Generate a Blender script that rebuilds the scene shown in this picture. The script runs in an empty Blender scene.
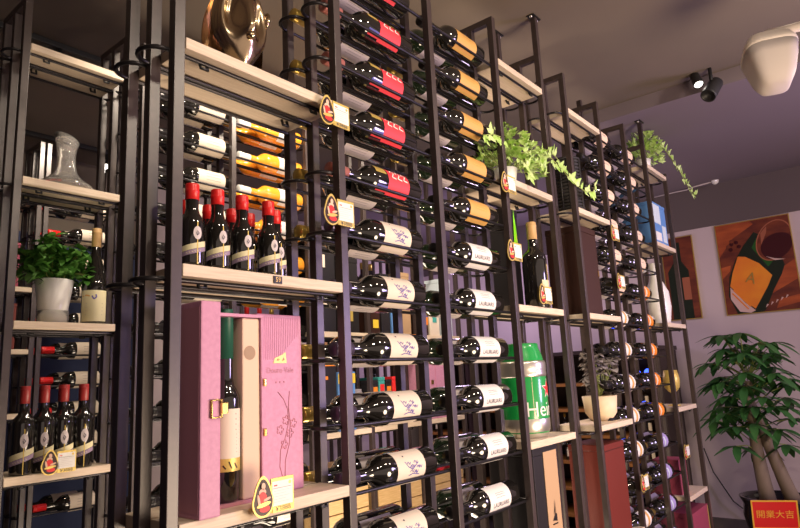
import bpy, bmesh, math, random
from math import sin, cos, pi, radians
from mathutils import Vector, Matrix
random.seed(7)
H = 1.12                      # eye height; the heights below are measured from it
COL = bpy.context.scene.collection

# ------------------------------------------------------------------ materials
def mat(name, col, rough=.5, metal=0., spec=.5, coat=0., trans=0., ior=1.45, emit=None, es=0., noise=None, bump=0., sheen=0.):
    m = bpy.data.materials.new(name); m.use_nodes = True
    nt = m.node_tree; b = nt.nodes['Principled BSDF']
    b.inputs['Base Color'].default_value = (*col, 1)
    b.inputs['Roughness'].default_value = rough
    b.inputs['Metallic'].default_value = metal
    b.inputs['Specular IOR Level'].default_value = spec
    b.inputs['Coat Weight'].default_value = coat
    b.inputs['Transmission Weight'].default_value = trans
    b.inputs['IOR'].default_value = ior
    b.inputs['Sheen Weight'].default_value = sheen
    if emit:
        b.inputs['Emission Color'].default_value = (*emit, 1); b.inputs['Emission Strength'].default_value = es
    if noise:
        sc, col2, stretch = noise
        tc = nt.nodes.new('ShaderNodeTexCoord'); mp = nt.nodes.new('ShaderNodeMapping')
        mp.inputs['Scale'].default_value = stretch
        nz = nt.nodes.new('ShaderNodeTexNoise'); nz.inputs['Scale'].default_value = sc
        nz.inputs['Detail'].default_value = 5
        rp = nt.nodes.new('ShaderNodeValToRGB')
        rp.color_ramp.elements[0].position = .35; rp.color_ramp.elements[1].position = .68
        rp.color_ramp.elements[0].color = (*col, 1); rp.color_ramp.elements[1].color = (*col2, 1)
        L = nt.links.new
        L(tc.outputs['Object'], mp.inputs['Vector']); L(mp.outputs['Vector'], nz.inputs['Vector'])
        L(nz.outputs['Fac'], rp.inputs['Fac']); L(rp.outputs['Color'], b.inputs['Base Color'])
        if bump:
            bp = nt.nodes.new('ShaderNodeBump'); bp.inputs['Strength'].default_value = bump; bp.inputs['Distance'].default_value = .002
            L(nz.outputs['Fac'], bp.inputs['Height']); L(bp.outputs['Normal'], b.inputs['Normal'])
    return m
M = {}
def dm(name, *a, **k): M[name] = mat(name, *a, **k)
dm('steel', (.042, .029, .028), rough=.38, spec=.8, noise=(60, (.055, .038, .036), (1, 1, 1)))
dm('rod', (.03, .027, .03), rough=.3, metal=.6)
dm('plank', (.72, .60, .46), rough=.5, noise=(9, (.62, .49, .36), (2, 40, 40)))
dm('bolt', (.03, .03, .03), rough=.4, metal=.5)
dm('ceiling', (.185, .150, .122), rough=.95, noise=(3, (.17, .14, .115), (1, 1, 1)))
dm('ceiling_low', (.21, .17, .20), rough=.95)
dm('wall_lilac', (.60, .50, .53), rough=.85, noise=(2, (.55, .46, .49), (1, 1, 1)))
dm('wall_dark', (.12, .095, .10), rough=.9)
dm('navy', (.018, .028, .075), rough=.8, noise=(4, (.03, .042, .10), (1, 1, .5)))
dm('floor', (.05, .042, .045), rough=.3, noise=(3, (.07, .06, .06), (1, 1, 1)))
dm('glass_dark', (.010, .009, .008), rough=.07, spec=.9, coat=.6)
dm('glass_green', (.012, .022, .010), rough=.07, spec=.9, coat=.6)
dm('glass_sauternes', (.84, .34, .03), rough=.1, spec=.8, coat=.6)
dm('foil_black', (.02, .018, .02), rough=.3, metal=.3)
dm('foil_purple', (.11, .085, .14), rough=.32, metal=.5)
dm('foil_gold', (.72, .50, .12), rough=.28, metal=.8)
dm('foil_pink', (.55, .20, .17), rough=.35, metal=.3)
dm('foil_red', (.72, .02, .02), rough=.35, spec=.6)
dm('foil_darkred', (.34, .03, .03), rough=.4)
dm('foil_green', (.015, .10, .06), rough=.4)
dm('foil_cork', (.66, .42, .18), rough=.5)
dm('lab_red', (.80, .05, .07), rough=.55)
dm('lab_cream', (.74, .64, .52), rough=.6)
dm('lab_white', (.78, .74, .70), rough=.6)
dm('lab_grey', (.62, .55, .55), rough=.6)
dm('lab_orange', (.66, .36, .10), rough=.5)
dm('lab_peach', (.80, .60, .45), rough=.6)
dm('lab_lilac', (.38, .32, .62), rough=.5)
dm('lab_blue', (.08, .08, .32), rough=.6)
dm('lab_gold', (.70, .52, .14), rough=.4, metal=.4)
dm('lab_band', (.70, .64, .40), rough=.5)
dm('lab_purple', (.30, .22, .32), rough=.5)
dm('ink', (.05, .05, .08), rough=.6)
dm('ink_blue', (.13, .11, .36), rough=.6)
dm('ink_grey', (.25, .22, .24), rough=.6)
dm('white', (.82, .80, .76), rough=.45)
dm('ink_white', (.9, .8, .72), rough=.5)
dm('brass', (.78, .55, .18), rough=.22, metal=1.)
dm('bronze', (.60, .46, .30), rough=.2, metal=1.)
dm('pink_leather', (.60, .28, .42), rough=.5, noise=(120, (.54, .24, .37), (1, 1, 1)), bump=.15)
dm('pink_side', (.56, .25, .33), rough=.55)
dm('pink_dark', (.55, .22, .34), rough=.55)
dm('emboss', (.52, .20, .26), rough=.45)
dm('beige_lining', (.76, .56, .42), rough=.8, sheen=.3)
dm('hole', (.40, .28, .20), rough=.9)
dm('ceramic', (.84, .82, .78), rough=.3, coat=.3)
dm('ceramic_cream', (.75, .60, .40), rough=.45)
dm('leaf_dark', (.05, .17, .025), rough=.45, noise=(30, (.10, .26, .04), (1, 1, 1)))
dm('leaf_ivy', (.36, .62, .09), rough=.5, noise=(25, (.66, .80, .36), (1, 1, 1)))
dm('leaf_pachira', (.03, .115, .03), rough=.45, noise=(6, (.055, .17, .04), (1, 1, 1)))
dm('stem', (.30, .36, .10), rough=.6)
dm('soil', (.05, .035, .02), rough=.95)
dm('trunk', (.20, .15, .11), rough=.85, noise=(12, (.29, .22, .16), (1, 1, .3)), bump=.6)
dm('pot_black', (.02, .018, .022), rough=.18, coat=.5)
dm('clear_glass', (.95, .93, .90), rough=.02, trans=.86, ior=1.5, coat=.5)
dm('clear_plastic', (.9, .9, .88), rough=.1, trans=.85, ior=1.2)
dm('keg_green', (.01, .30, .06), rough=.28, coat=.6)
dm('keg_silver', (.62, .58, .52), rough=.3, metal=.85)
dm('red', (.75, .03, .03), rough=.45)
dm('red_box', (.15, .022, .014), rough=.5)
dm('pinkred_box', (.32, .055, .10), rough=.5)
dm('box_black', (.018, .016, .018), rough=.4)
dm('box_brown', (.04, .015, .01), rough=.45)
dm('box_tan', (.46, .30, .17), rough=.6)
dm('woven', (.02, .018, .018), rough=.6)
dm('crate', (.56, .36, .15), rough=.65, noise=(8, (.68, .47, .24), (2, 30, 30)))
dm('blue_box', (.12, .28, .62), rough=.4)
dm('pale_blue', (.62, .72, .80), rough=.4)
dm('yellow', (.80, .58, .05), rough=.5)
dm('orange', (.85, .25, .02), rough=.5)
dm('teal', (.05, .35, .32), rough=.5)
dm('green_neon', (.25, .85, .02), rough=.5)
dm('cabinet', (.035, .02, .02), rough=.5)
dm('cabinet_shelf', (.36, .15, .04), rough=.5)
dm('speaker_white', (.62, .55, .50), rough=.5)
dm('speaker_grille', (.50, .44, .42), rough=.75)
dm('lamp_black', (.02, .02, .022), rough=.45)
dm('lamp_face', (1, 1, 1), emit=(1, .93, .82), es=6.)
dm('blue_face', (.05, .1, 1), emit=(.03, .08, 1), es=4.)
dm('sign_red', (.80, .02, .02), rough=.25, coat=.5)
dm('sign_gold', (.90, .50, .05), rough=.3)
dm('skin', (.80, .52, .38), rough=.6)
dm('hair', (.03, .015, .01), rough=.5)
dm('poster_bg', (.20, .045, .02), rough=.45, noise=(7, (.10, .02, .015), (1, 1, 3)))
dm('poster_wood', (.45, .10, .03), rough=.45, noise=(5, (.25, .05, .02), (1, 1, 4)))
dm('poster_bottle', (.015, .022, .015), rough=.3)
dm('poster_label', (.85, .30, .03), rough=.4, noise=(6, (.75, .18, .03), (1, 1, 1)))
dm('poster_glassgreen', (.02, .10, .02), rough=.3)
dm('poster_wine', (.05, .008, .012), rough=.3)
dm('poster_glass', (.36, .12, .07), rough=.3)
dm('poster_pale', (.65, .45, .42), rough=.4)
dm('poster_gold', (.60, .42, .12), rough=.3, metal=.6)
dm('fabric_flower', (.42, .38, .36), rough=.8, noise=(14, (.20, .17, .17), (1, 1, 1)))
dm('fruit_red', (.55, .02, .05), rough=.35)

# ------------------------------------------------------------------ mesh builder
class MB:
    def __init__(s): s.v, s.f, s.m, s.sm, s.mats = [], [], [], [], []
    def mi(s, m):
        if m not in s.mats: s.mats.append(m)
        return s.mats.index(m)
    def add(s, vs, fs, m, smooth=False, T=None):
        o = len(s.v); i = s.mi(m)
        s.v += [tuple(T @ Vector(p)) if T else tuple(p) for p in vs]
        for f in fs: s.f.append([o + k for k in f]); s.m.append(i); s.sm.append(smooth)
        return s
    def box(s, x0, y0, z0, x1, y1, z1, m, bev=0., T=None):
        bm = bmesh.new(); bmesh.ops.create_cube(bm, size=1)
        for v in bm.verts: v.co = Vector((x0 + (v.co.x + .5) * (x1 - x0), y0 + (v.co.y + .5) * (y1 - y0), z0 + (v.co.z + .5) * (z1 - z0)))
        if bev: bmesh.ops.bevel(bm, geom=bm.edges[:], offset=bev, segments=2, affect='EDGES', profile=.6)
        bm.verts.index_update()
        s.add([v.co.copy() for v in bm.verts], [[v.index for v in f.verts] for f in bm.faces], m, False, T); bm.free(); return s
    def lathe(s, prof, m, seg=24, T=None, a0=0., a1=2 * pi, fn=None, smooth=True):
        full = abs(a1 - a0 - 2 * pi) < 1e-6; n = seg if full else seg + 1
        vs = []
        for (a, r) in prof:
            for j in range(n):
                th = a0 + (a1 - a0) * j / seg
                vs.append(fn(a, r, th) if fn else (r * cos(th), r * sin(th), a))
        fs = []
        for i in range(len(prof) - 1):
            for j in range(seg):
                k = (j + 1) % n if full else j + 1
                fs.append([i * n + j, i * n + k, (i + 1) * n + k, (i + 1) * n + j])
        return s.add(vs, fs, m, smooth, T)
    def tube(s, pts, r, m, seg=8, closed=False, T=None, caps=True):
        P = [Vector(p) for p in pts]; n = len(P); vs = []; fs = []
        up = None
        for i, p in enumerate(P):
            if closed: d = (P[(i + 1) % n] - P[i - 1])
            else: d = P[min(i + 1, n - 1)] - P[max(i - 1, 0)]
            d = d.normalized() if d.length > 1e-9 else Vector((0, 0, 1))
            if up is None: up = d.cross(Vector((0, 0, 1)) if abs(d.z) < .9 else Vector((1, 0, 0))).normalized()
            a = (up - d * up.dot(d)).normalized(); up = a; b = d.cross(a)
            rr = r[i] if isinstance(r, (list, tuple)) else r
            for k in range(seg):
                t = 2 * pi * k / seg; vs.append(p + a * rr * cos(t) + b * rr * sin(t))
        for i in range(n if closed else n - 1):
            j = (i + 1) % n
            for k in range(seg): fs.append([i * seg + k, i * seg + (k + 1) % seg, j * seg + (k + 1) % seg, j * seg + k])
        if not closed and caps: fs += [list(range(seg))[::-1], [(n - 1) * seg + k for k in range(seg)]]
        return s.add(vs, fs, m, True, T)
    def poly(s, pts, m, T=None): return s.add(pts, [list(range(len(pts)))], m, False, T)
    def prism(s, pts2, y0, y1, m, T=None):      # outline in XZ given thickness in Y
        n = len(pts2)
        vs = [(x, y0, z) for x, z in pts2] + [(x, y1, z) for x, z in pts2]
        fs = [list(range(n)), list(range(2 * n - 1, n - 1, -1))] + [[i, i + n, (i + 1) % n + n, (i + 1) % n] for i in range(n)]
        return s.add(vs, fs, m, False, T)
    def text(s, body, size, m, fn, extrude=0.):
        cu = bpy.data.curves.new('lettering', 'FONT'); cu.body = body; cu.size = size; cu.align_x = 'CENTER'; cu.align_y = 'CENTER'
        cu.extrude = extrude; cu.resolution_u = 3
        ob = bpy.data.objects.new('lettering', cu); COL.objects.link(ob)
        dg = bpy.context.evaluated_depsgraph_get(); me = bpy.data.meshes.new_from_object(ob.evaluated_get(dg))
        bm = bmesh.new(); bm.from_mesh(me); bmesh.ops.triangulate(bm, faces=bm.faces[:]); bm.verts.index_update()
        s.add([fn(v.co.x, v.co.y, v.co.z) for v in bm.verts], [[v.index for v in f.verts] for f in bm.faces], m)
        bm.free(); bpy.data.objects.remove(ob); bpy.data.curves.remove(cu); bpy.data.meshes.remove(me); return s
    def mesh(s, name):
        me = bpy.data.meshes.new(name); me.from_pydata(s.v, [], s.f)
        for m in s.mats: me.materials.append(M[m])
        me.polygons.foreach_set('material_index', s.m); me.polygons.foreach_set('use_smooth', s.sm)
        bm = bmesh.new(); bm.from_mesh(me); bmesh.ops.recalc_face_normals(bm, faces=bm.faces[:]); bm.to_mesh(me); bm.free()
        me.update(); return me
    def build(s, name, parent=None, loc=(0, 0, 0), mesh=None):
        o = bpy.data.objects.new(name, s.mesh(name)); COL.objects.link(o); o.parent = parent; o.location = loc; return o

def thing(name, label, cat, loc=(0, 0, 0), rz=0., group=None, rot=None):
    o = bpy.data.objects.new(name, None); COL.objects.link(o); o.empty_display_size = .05
    o.location = loc; o.rotation_euler = rot or (0, 0, rz); o['label'] = label; o['category'] = cat
    if group: o['group'] = group
    return o
def tag(o, label, cat, group=None):
    o['label'] = label; o['category'] = cat
    if group: o['group'] = group
    return o
def struct(o): o['kind'] = 'structure'; return o
def dup(root, loc, label, group=None, rz=None, cat=None, scale=None):
    r = root.copy(); COL.objects.link(r); r.location = loc; r['label'] = label
    if group: r['group'] = group
    if cat: r['category'] = cat
    if rz is not None: r.rotation_euler = (0, 0, rz)
    if scale: r.scale = scale
    for ch in list(root.children):
        c = ch.copy(); COL.objects.link(c); c.parent = r
        for g in ch.children:
            d = g.copy(); COL.objects.link(d); d.parent = c
    return r
used = set()
def first_or_dup(root, loc, label, group=None, rz=None):
    if root.name in used: return dup(root, loc, label, group, rz)
    used.add(root.name); root.location = loc; root['label'] = label
    if group: root['group'] = group
    if rz is not None: root.rotation_euler = (0, 0, rz)
    return root

# ------------------------------------------------------------------ the room
def sbox(name, x0, y0, z0, x1, y1, z1, m):
    return struct(MB().box(x0, y0, z0, x1, y1, z1, m).build(name))
ZC, ZL = H + 1.31, H + 1.24
sbox('floor', -3.2, -3.6, -.05, 4.8, 2.75, 0, 'floor')
sbox('ceiling', -3.2, -3.6, ZC, 3.0, 2.75, ZC + .06, 'ceiling')
sbox('ceiling_lowered', 3.08, -3.6, ZL, 4.8, 2.75, ZL + .13, 'ceiling_low')
sbox('trim_1', 3.0, -3.6, ZL, 3.08, 2.75, ZC + .06, 'ceiling_low')
sbox('wall_right', 4.7, -3.6, 0, 4.78, 2.75, H + .947, 'wall_lilac')
sbox('wall_right_upper', 4.69, -3.6, H + .947, 4.78, 2.75, ZL, 'wall_dark')
sbox('baseboard_right', 4.67, -3.6, 0, 4.7, 2.75, .10, 'wall_dark')
sbox('wall_back', -3.2, 2.62, 0, 1.9, 2.75, H + .86, 'navy')
sbox('wall_back_upper', -3.2, 2.62, H + .86, 1.9, 2.75, ZC, 'ceiling')
sbox('wall_back_right', 1.9, 2.62, 0, 4.7, 2.75, ZC, 'wall_lilac')
sbox('wall_left', -3.3, -3.6, 0, -3.2, 2.75, ZC, 'wall_dark')

# ------------------------------------------------------------------ racks
PW = .020
LV = lambda k: H + .178 + .135 * k          # rail height of level k
SH = lambda k: H + .203 + .135 * k          # top of the plank on level k
ROWS = (0, .080, .160)
def post(x, y, z0, z1, root): return MB().box(x, y, z0, x + PW, y + PW, z1, 'steel', .0012).build('post', root)
def loop(x0, x1, y0, z, root, r=.0042):
    ra = .033; ya = y0 - ra; cy = y0; pts = []
    for i in range(13):
        t = pi / 2 + pi * i / 12; pts.append((x0 + ra + ra * cos(t), cy + ra * sin(t), z))
    for i in range(13):
        t = -pi / 2 + pi * i / 12; pts.append((x1 - ra + ra * cos(t), cy + ra * sin(t), z))
    return MB().tube(pts, r, 'rod', 8, True).build('rail_loop', root)
LY = (.053, .132)
def plank(x0, x1, k, root, Y=0):
    z = SH(k)
    for (a, b) in ((-.001, .084), (.094, .176)):
        p = MB().box(x0, a, z - .021, x1, b, z, 'plank', .002).build('shelf_plank', root)
        for xx in (x0 + .05, x1 - .05):
            ym = (a + b) / 2 - .02
            MB().tube([(xx - .006, ym + .004, z - .022), (xx - .006, ym, z - .034), (xx + .008, ym, z - .034), (xx + .008, ym + .004, z - .022)], .0035, 'bolt', 6).build('clip', p)
def rack(name, label, Y, posts, tops, shelf_bays, bottle_span, klo, khi, loops, ext=(), group=None):
    root = thing(name, label, 'rack', (0, Y, 0), 0, group)
    for x, zt in zip(posts, tops):
        for j, y in enumerate(ROWS): post(x, y, 0, zt, root)
        MB().box(x, .0, zt - .001, x + PW, .180, zt + .019, 'steel', .001).build('crossbar', root)
        MB().box(x, .0, .06, x + PW, .180, .08, 'steel', .001).build('crossbar', root)
    for (x0, x1, ks) in shelf_bays:
        for k in ks: plank(x0 + PW + .001, x1 - .001, k, root)
    for (x0, x1, ks) in loops:
        for k in ks:
            for y in LY: loop(x0, x1, y, LV(k), root)
    for (x, y, z0, z1) in ext:
        MB().box(x, y, z0, x + PW, y + PW, z1, 'steel', .001).build('ceiling_post', root)
        if z1 > H + 1.2:
            MB().box(x - .02, y - .005, z1 - .004, x + PW + .02, y + PW + .005, z1, 'bolt', .001).lathe([(z1 - .010, 0), (z1 - .010, .005), (z1 - .004, .006)], 'keg_silver', 8, Matrix.Translation((x - .012, y + .01, 0))).lathe([(z1 - .010, 0), (z1 - .010, .005), (z1 - .004, .006)], 'keg_silver', 8, Matrix.Translation((x + PW + .012, y + .01, 0))).build('flange', root)
    return root
P = [.525, .917, 1.288, 1.652, 1.985]
T0 = H + 1.137
alls = list(range(-7, 7)); sk = [k for k in alls if k % 3 == 0]; nk = [k for k in alls if k % 3]
rackA = rack('wine_rack', 'black steel wine rack nearest the camera, holding the pink gift case', 0, P, [T0] * 5,
     [(P[0], P[1], (-6, -3, 0, 3)), (P[3], P[4], (-6, -3, 0, 3, 6))], None, 0, 0,
     [(P[0] - .035, P[4] + .03, sk), (P[1] - .036, P[3] + .045, nk)],
     ext=[(P[4], 0, T0 + .019, ZC), (P[4], .16, T0 + .019, ZC)])
Q = [2.188, 2.524, 2.847, 3.132, 3.464]
rackB = rack('wine_rack', 'black steel wine rack at the far right, trailing ivy on its end shelf', 0, Q, [T0 + .0, T0 - .01, T0 - .015, T0 - .04, SH(6)],
     [(Q[0], Q[1], (-6, -3, 0, 3, 6)), (Q[3], Q[4], (-6, -3, 0, 3, 6))], None, 0, 0,
     [(Q[0] - .035, Q[4] + .02, sk), (Q[1] - .036, Q[3] + .045, nk)],
     ext=[(Q[1] + .03, .08, LV(6), H + 1.19), (Q[3] + .0, 0, T0 - .02, ZL)])
R = [.619, .930, .992, 1.355, 1.735, 2.09, 2.45, 2.83, 3.2]
YC = .94; CX = lambda x: x * .968
R = [CX(x) for x in R]
rackC = rack('wine_rack', 'black steel wine rack behind the front one, decanter and white-potted plant on it', YC, R, [T0] * 9,
     [(R[0], R[1], (-6, -3, 0, 3, 6)), (R[4], R[5], (-6, -3, 0, 3)), (R[5], R[6], (-6, -3, 0, 3)), (R[6], R[7], (-6, -3, 0))], None, 0, 0,
     [(R[0] - .035, R[1] + .03, sk), (R[2] - .036, R[4] + .03, sk + nk), (R[4] + .035, R[7] + .03, (-6, -3, 0, 3))])
S = [.70, 1.06, 1.09, 1.44]
rackD = rack('wine_rack', 'black steel wine rack in the back left, in front of the navy wall', 2.05, S, [T0] * 4,
     [(S[0], S[1], (-4, -2, 0, 2, 5))], None, 0, 0, [(S[2] - .036, S[3] + .03, list(range(-5, 6))), (S[0] - .03, S[1] + .03, (-4, -2, 0, 2, 5))])

# ------------------------------------------------------------------ bottles
PROF = [(0, 0), (.0, .0135), (.004, .0150), (.052, .0148), (.084, .0150), (.094, .0185), (.104, .0265), (.113, .0335), (.124, .0370), (.135, .0375), (.292, .0375), (.298, .0355), (.300, .031), (.298, 0)]
BURG = [(0, 0), (.0, .0135), (.004, .0150), (.052, .0148), (.075, .0155), (.095, .020), (.12, .028), (.15, .036), (.17, .0400), (.18, .041), (.292, .041), (.298, .038), (.300, .033), (.298, 0)]
MINI = [(0, 0), (.0, .0105), (.002, .0112), (.027, .0112), (.044, .0108), (.052, .0128), (.060, .0175), (.066, .0202), (.072, .0210), (.140, .0210), (.144, .020), (.146, .016), (.145, 0)]
ICE = [(0, 0), (.0, .0135), (.004, .0140), (.09, .0140), (.125, .0140), (.137, .0165), (.147, .0215), (.155, .0250), (.165, .0256), (.330, .0256), (.336, .021), (.336, 0)]
def lying(a, r, th): return (a, -r * cos(th), r * sin(th))
def stander(Ht): return lambda a, r, th: (r * sin(th), -r * cos(th), Ht - a)
def squiggle(mb, fn, r, pts, m, w=.0009):
    for i in range(len(pts) - 1):
        (a0, t0), (a1, t1) = pts[i], pts[i + 1]
        d = Vector((a1 - a0, (t1 - t0) * r)); n = Vector((-d.y, d.x)).normalized() * w
        q = [(a0 + n.x, t0 + n.y / r), (a1 + n.x, t1 + n.y / r), (a1 - n.x, t1 - n.y / r), (a0 - n.x, t0 - n.y / r)]
        mb.poly([fn(a, r, t) for a, t in q], m)
def patch(mb, fn, a0, a1, r, t0, t1, m, seg=14): mb.lathe([(a0, r), (a1, r)], m, seg, None, t0, t1, fn)
def make_bottle(kind, fn, s=1., prof=PROF, glass='glass_dark', foil='foil_black', foil_len=.052, name='wine_bottle', roll=0.):
    root = thing(name, '', 'wine bottle')
    pr = [(a * s, r * s) for a, r in prof]
    MB().lathe(pr, glass, 26, fn=fn).build('bottle_glass', root)
    c = MB(); rr = prof[2][1] * s + .0006
    c.lathe([(-.0006, 0), (-.0006, rr * .95), (.0012 * s, rr), (.010 * s, rr), (.0108 * s, rr * 1.035), (.014 * s, rr * 1.035), (.0148 * s, rr), (foil_len * s, rr), (foil_len * s, rr - .001)], foil, 20, fn=fn)
    c.build('capsule', root)
    R0 = (prof[-4][1] if prof not in (ICE, MINI) else (.0256 if prof is ICE else .0210)) * s + .0005; L = MB(); w = lambda a, dr=.0004: R0 + dr
    if kind == 'red':
        patch(L, fn, .165 * s, .245 * s, R0, -1.15 + roll, 1.25 + roll, 'lab_red')
        patch(L, fn, .122 * s, .160 * s, R0 + .0001, .25 + roll, 1.1 + roll, 'lab_gold', 8)
        patch(L, fn, .126 * s, .165 * s, R0 + .0001, -.75 + roll, -.55 + roll, 'lab_blue', 8)
        patch(L, fn, .126 * s, .165 * s, R0 + .0001, -1.0 + roll, -.77 + roll, 'lab_red', 8)
        patch(L, fn, .165 * s, .245 * s, R0 + .0004, -.80 + roll, -.70 + roll, 'lab_blue', 8)
        r = R0 + .0008
        for a in (.176, .198, .220):
            squiggle(L, fn, r, [(a, .50 + roll), (a + .007, .78 + roll), (a + .015, .55 + roll), (a + .003, .15 + roll), (a + .018, .10 + roll)], 'ink_white', .0017)
    elif kind == 'cream':
        patch(L, fn, .148 * s, .248 * s, R0, -1.4 + roll, 1.35 + roll, 'lab_cream')
        r = R0 + .0006
        rs = random.Random(3); 
        for j in range(9):
            a = .180 + rs.random() * .04; t = -.35 + rs.random() * .75 + roll
            squiggle(L, fn, r, [(a, t), (a + .006, t + .12), (a + .010, t - .05), (a + .014, t + .1)], 'ink_blue', .0008)
        squiggle(L, fn, r, [(.175, .45 + roll), (.186, .1 + roll), (.20, -.05 + roll), (.222, .3 + roll)], 'ink_blue', .0010)
        squiggle(L, fn, r, [(.186, -.4 + roll), (.20, -.3 + roll), (.225, -.42 + roll)], 'ink_blue', .0010)
        patch(L, fn, .176 * s, .180 * s, R0 + .0004, .75 + roll, .85 + roll, 'ink', 3)
    elif kind == 'orange':
        patch(L, fn, .140 * s, .246 * s, R0, -1.3 + roll, 1.35 + roll, 'lab_orange')
        patch(L, fn, .142 * s, .244 * s, R0 + .0003, -1.18 + roll, -1.12 + roll, 'lab_gold')
        L.text('NATURA', .012, 'lab_gold', lambda u, v, w_: fn(.198 + u, R0 + .0007, v / R0 + .1 + roll)) if False else None
        for t in (.25, .0): squiggle(L, fn, R0 + .0006, [(.172, t + roll), (.222, t + roll)], 'lab_gold', .0009)
    elif kind == 'white':
        patch(L, fn, .137 * s, .245 * s, R0, -1.35 + roll, 1.35 + roll, 'lab_white')
        L.text('LAURUARS', .0165, 'ink', lambda u, v, w_: fn(.192 + u, R0 + .0007, v / R0 - .22 + roll))
        for t in (.55, .42, .25): squiggle(L, fn, R0 + .0006, [(.170, t + roll), (.180, t + .03 + roll), (.19, t + roll), (.2, t + .03 + roll), (.215, t + roll)], 'ink_grey', .0005)
    elif kind == 'grey':
        patch(L, fn, .140 * s, .245 * s, R0, -1.5 + roll, 1.4 + roll, 'lab_grey')
        for i in range(3): squiggle(L, fn, R0 + .0006, [(.165, -.3 - i * .2 + roll), (.22, -.3 - i * .2 + roll)], 'ink_grey', .0005)
    elif kind == 'circle':
        patch(L, fn, .155 * s, .250 * s, R0, -1.4 + roll, 1.4 + roll, 'lab_white')
        patch(L, fn, .212 * s, .232 * s, R0 + .0004, -1.3 + roll, 1.3 + roll, 'lab_orange')
    elif kind == 'peach':
        patch(L, fn, .160 * s, .255 * s, R0, -1.4 + roll, 1.4 + roll, 'lab_peach')
        squiggle(L, fn, R0 + .0006, [(.18, .1 + roll), (.23, .1 + roll)], 'ink_grey', .0012)
    elif kind == 'orangefar':
        patch(L, fn, .185 * s, .262 * s, R0, -1.4 + roll, 1.4 + roll, 'orange')
        patch(L, fn, .205 * s, .225 * s, R0 + .0004, -.9 + roll, .9 + roll, 'lab_peach')
    elif kind == 'lilac':
        patch(L, fn, .185 * s, .262 * s, R0, -1.4 + roll, 1.4 + roll, 'lab_lilac')
        patch(L, fn, .21 * s, .225 * s, R0 + .0004, -.5 + roll, .6 + roll, 'pale_blue')
    elif kind == 'back':
        patch(L, fn, .140 * s, .250 * s, R0, -1.5 + roll, 1.5 + roll, 'lab_cream')
        for i in range(3): squiggle(L, fn, R0 + .0006, [(.17, .4 - i * .3 + roll), (.23, .4 - i * .3 + roll)], 'ink_grey', .0006)
    elif kind == 'sauternes':
        patch(L, fn, .175 * s, .262 * s, R0, -1.2 + roll, 1.2 + roll, 'lab_white')
        squiggle(L, fn, R0 + .0006, [(.2, .1 + roll), (.24, .1 + roll)], 'lab_gold', .001)
    elif kind in ('mini', 'redcap'):
        if kind == 'mini': s = .4867
        # slanted two-tone band, oval medallion and a thin gold stripe
        n = 14; b = []
        for (lo, hi, m_) in ((.222, .242, 'lab_band'), (.243, .258, 'lab_purple')):
            vs = []; 
            for i in range(n + 1):
                t = -1.25 + 2.5 * i / n; sl = -.012 * t
                vs += [fn((lo + sl) * s, R0 + .0003, t + roll), fn((hi + sl) * s, R0 + .0003, t + roll)]
            L.add(vs, [[2 * i, 2 * i + 1, 2 * i + 3, 2 * i + 2] for i in range(n)], m_, True)
        patch(L, fn, .145 * s, .296 * s, R0 + .0006, .20 + roll, .28 + roll, 'lab_gold', 2)
        el = [((.185 + .024 * cos(2 * pi * i / 18)) * s, .24 + .33 * sin(2 * pi * i / 18) + roll) for i in range(18)]
        rr2 = R0 + .0010
        for i in range(18):
            a, b2 = el[i], el[(i + 1) % 18]
            L.poly([fn(.185 * s, rr2 + .0002, .24 + roll), fn(a[0], rr2, a[1]), fn(b2[0], rr2, b2[1])], 'lab_lilac' if False else 'lab_grey')
        squiggle(L, fn, rr2 + .0008, [(.178 * s, .18 + roll), (.186 * s, .34 + roll), (.194 * s, .2 + roll), (.184 * s, .14 + roll)], 'ink', .0011 * s)
        for i in range(6): squiggle(L, fn, R0 + .0008, [((.249 - .012 * (-.6 + i * .2)) * s, -.6 + i * .2 + roll), ((.252 - .012 * (-.6 + i * .2)) * s, -.5 + i * .2 + roll)], 'lab_band', .001 * s)
    elif kind == 'cork':
        patch(L, fn, .195 * s, .288 * s, R0, -1.15 + roll, 1.15 + roll, 'lab_band')
        squiggle(L, fn, R0 + .0006, [(.212, -.15 + roll), (.222, .0 + roll), (.216, .2 + roll), (.208, .15 + roll)], 'ink_blue', .002)
        squiggle(L, fn, R0 + .0006, [(.213, -1. + roll), (.21, -.6 + roll), (.213, -.3 + roll)], 'lab_orange', .002)
        for i in range(4): squiggle(L, fn, R0 + .0006, [(.235 + .011 * i, -.6 + roll), (.235 + .011 * i, .7 + roll)], 'ink_grey', .0011)
    elif kind == 'ice':
        patch(L, fn, .178, .262, R0, -1.35, 1.35, 'lab_cream')
        patch(L, fn, .262, .284, R0 + .0001, -1.35, 1.35, 'lab_gold')
        for i in range(4):
            squiggle(L, fn, R0 + .0006, [(.187 + .009 * i, -.5), (.187 + .009 * i, .75)], 'ink_grey', .0010)
        for i in range(6): squiggle(L, fn, R0 + .0006, [(.222 + .006 * i, -.4), (.222 + .006 * i, .8)], 'ink_grey', .0004)
        for i in range(5): squiggle(L, fn, R0 + .0007, [(.267 + .003 * (i % 3), -1 + .4 * i), (.279, -.8 + .4 * i)], 'box_brown', .0012)
    elif kind == 'tall':
        patch(L, fn, .205, .228, R0 + .0001, -.6, 1.1, 'lab_band')
        patch(L, fn, .15, .29, .0418, .05, .16, 'lab_gold', 3)
        patch(L, fn, .150, .182, R0 + .0004, .2, .75, 'lab_grey', 6)
    if L.v: L.build('label', root)
    return root

ORD = ['topmost', 'second', 'third', 'fourth', 'fifth', 'sixth', 'seventh', 'eighth', 'ninth', 'tenth', 'eleventh', 'twelfth', 'thirteenth', 'fourteenth']
BZ = .0255
def OT(n): return 'topmost' if n == 0 else ORD[n] + ' from top'
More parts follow.
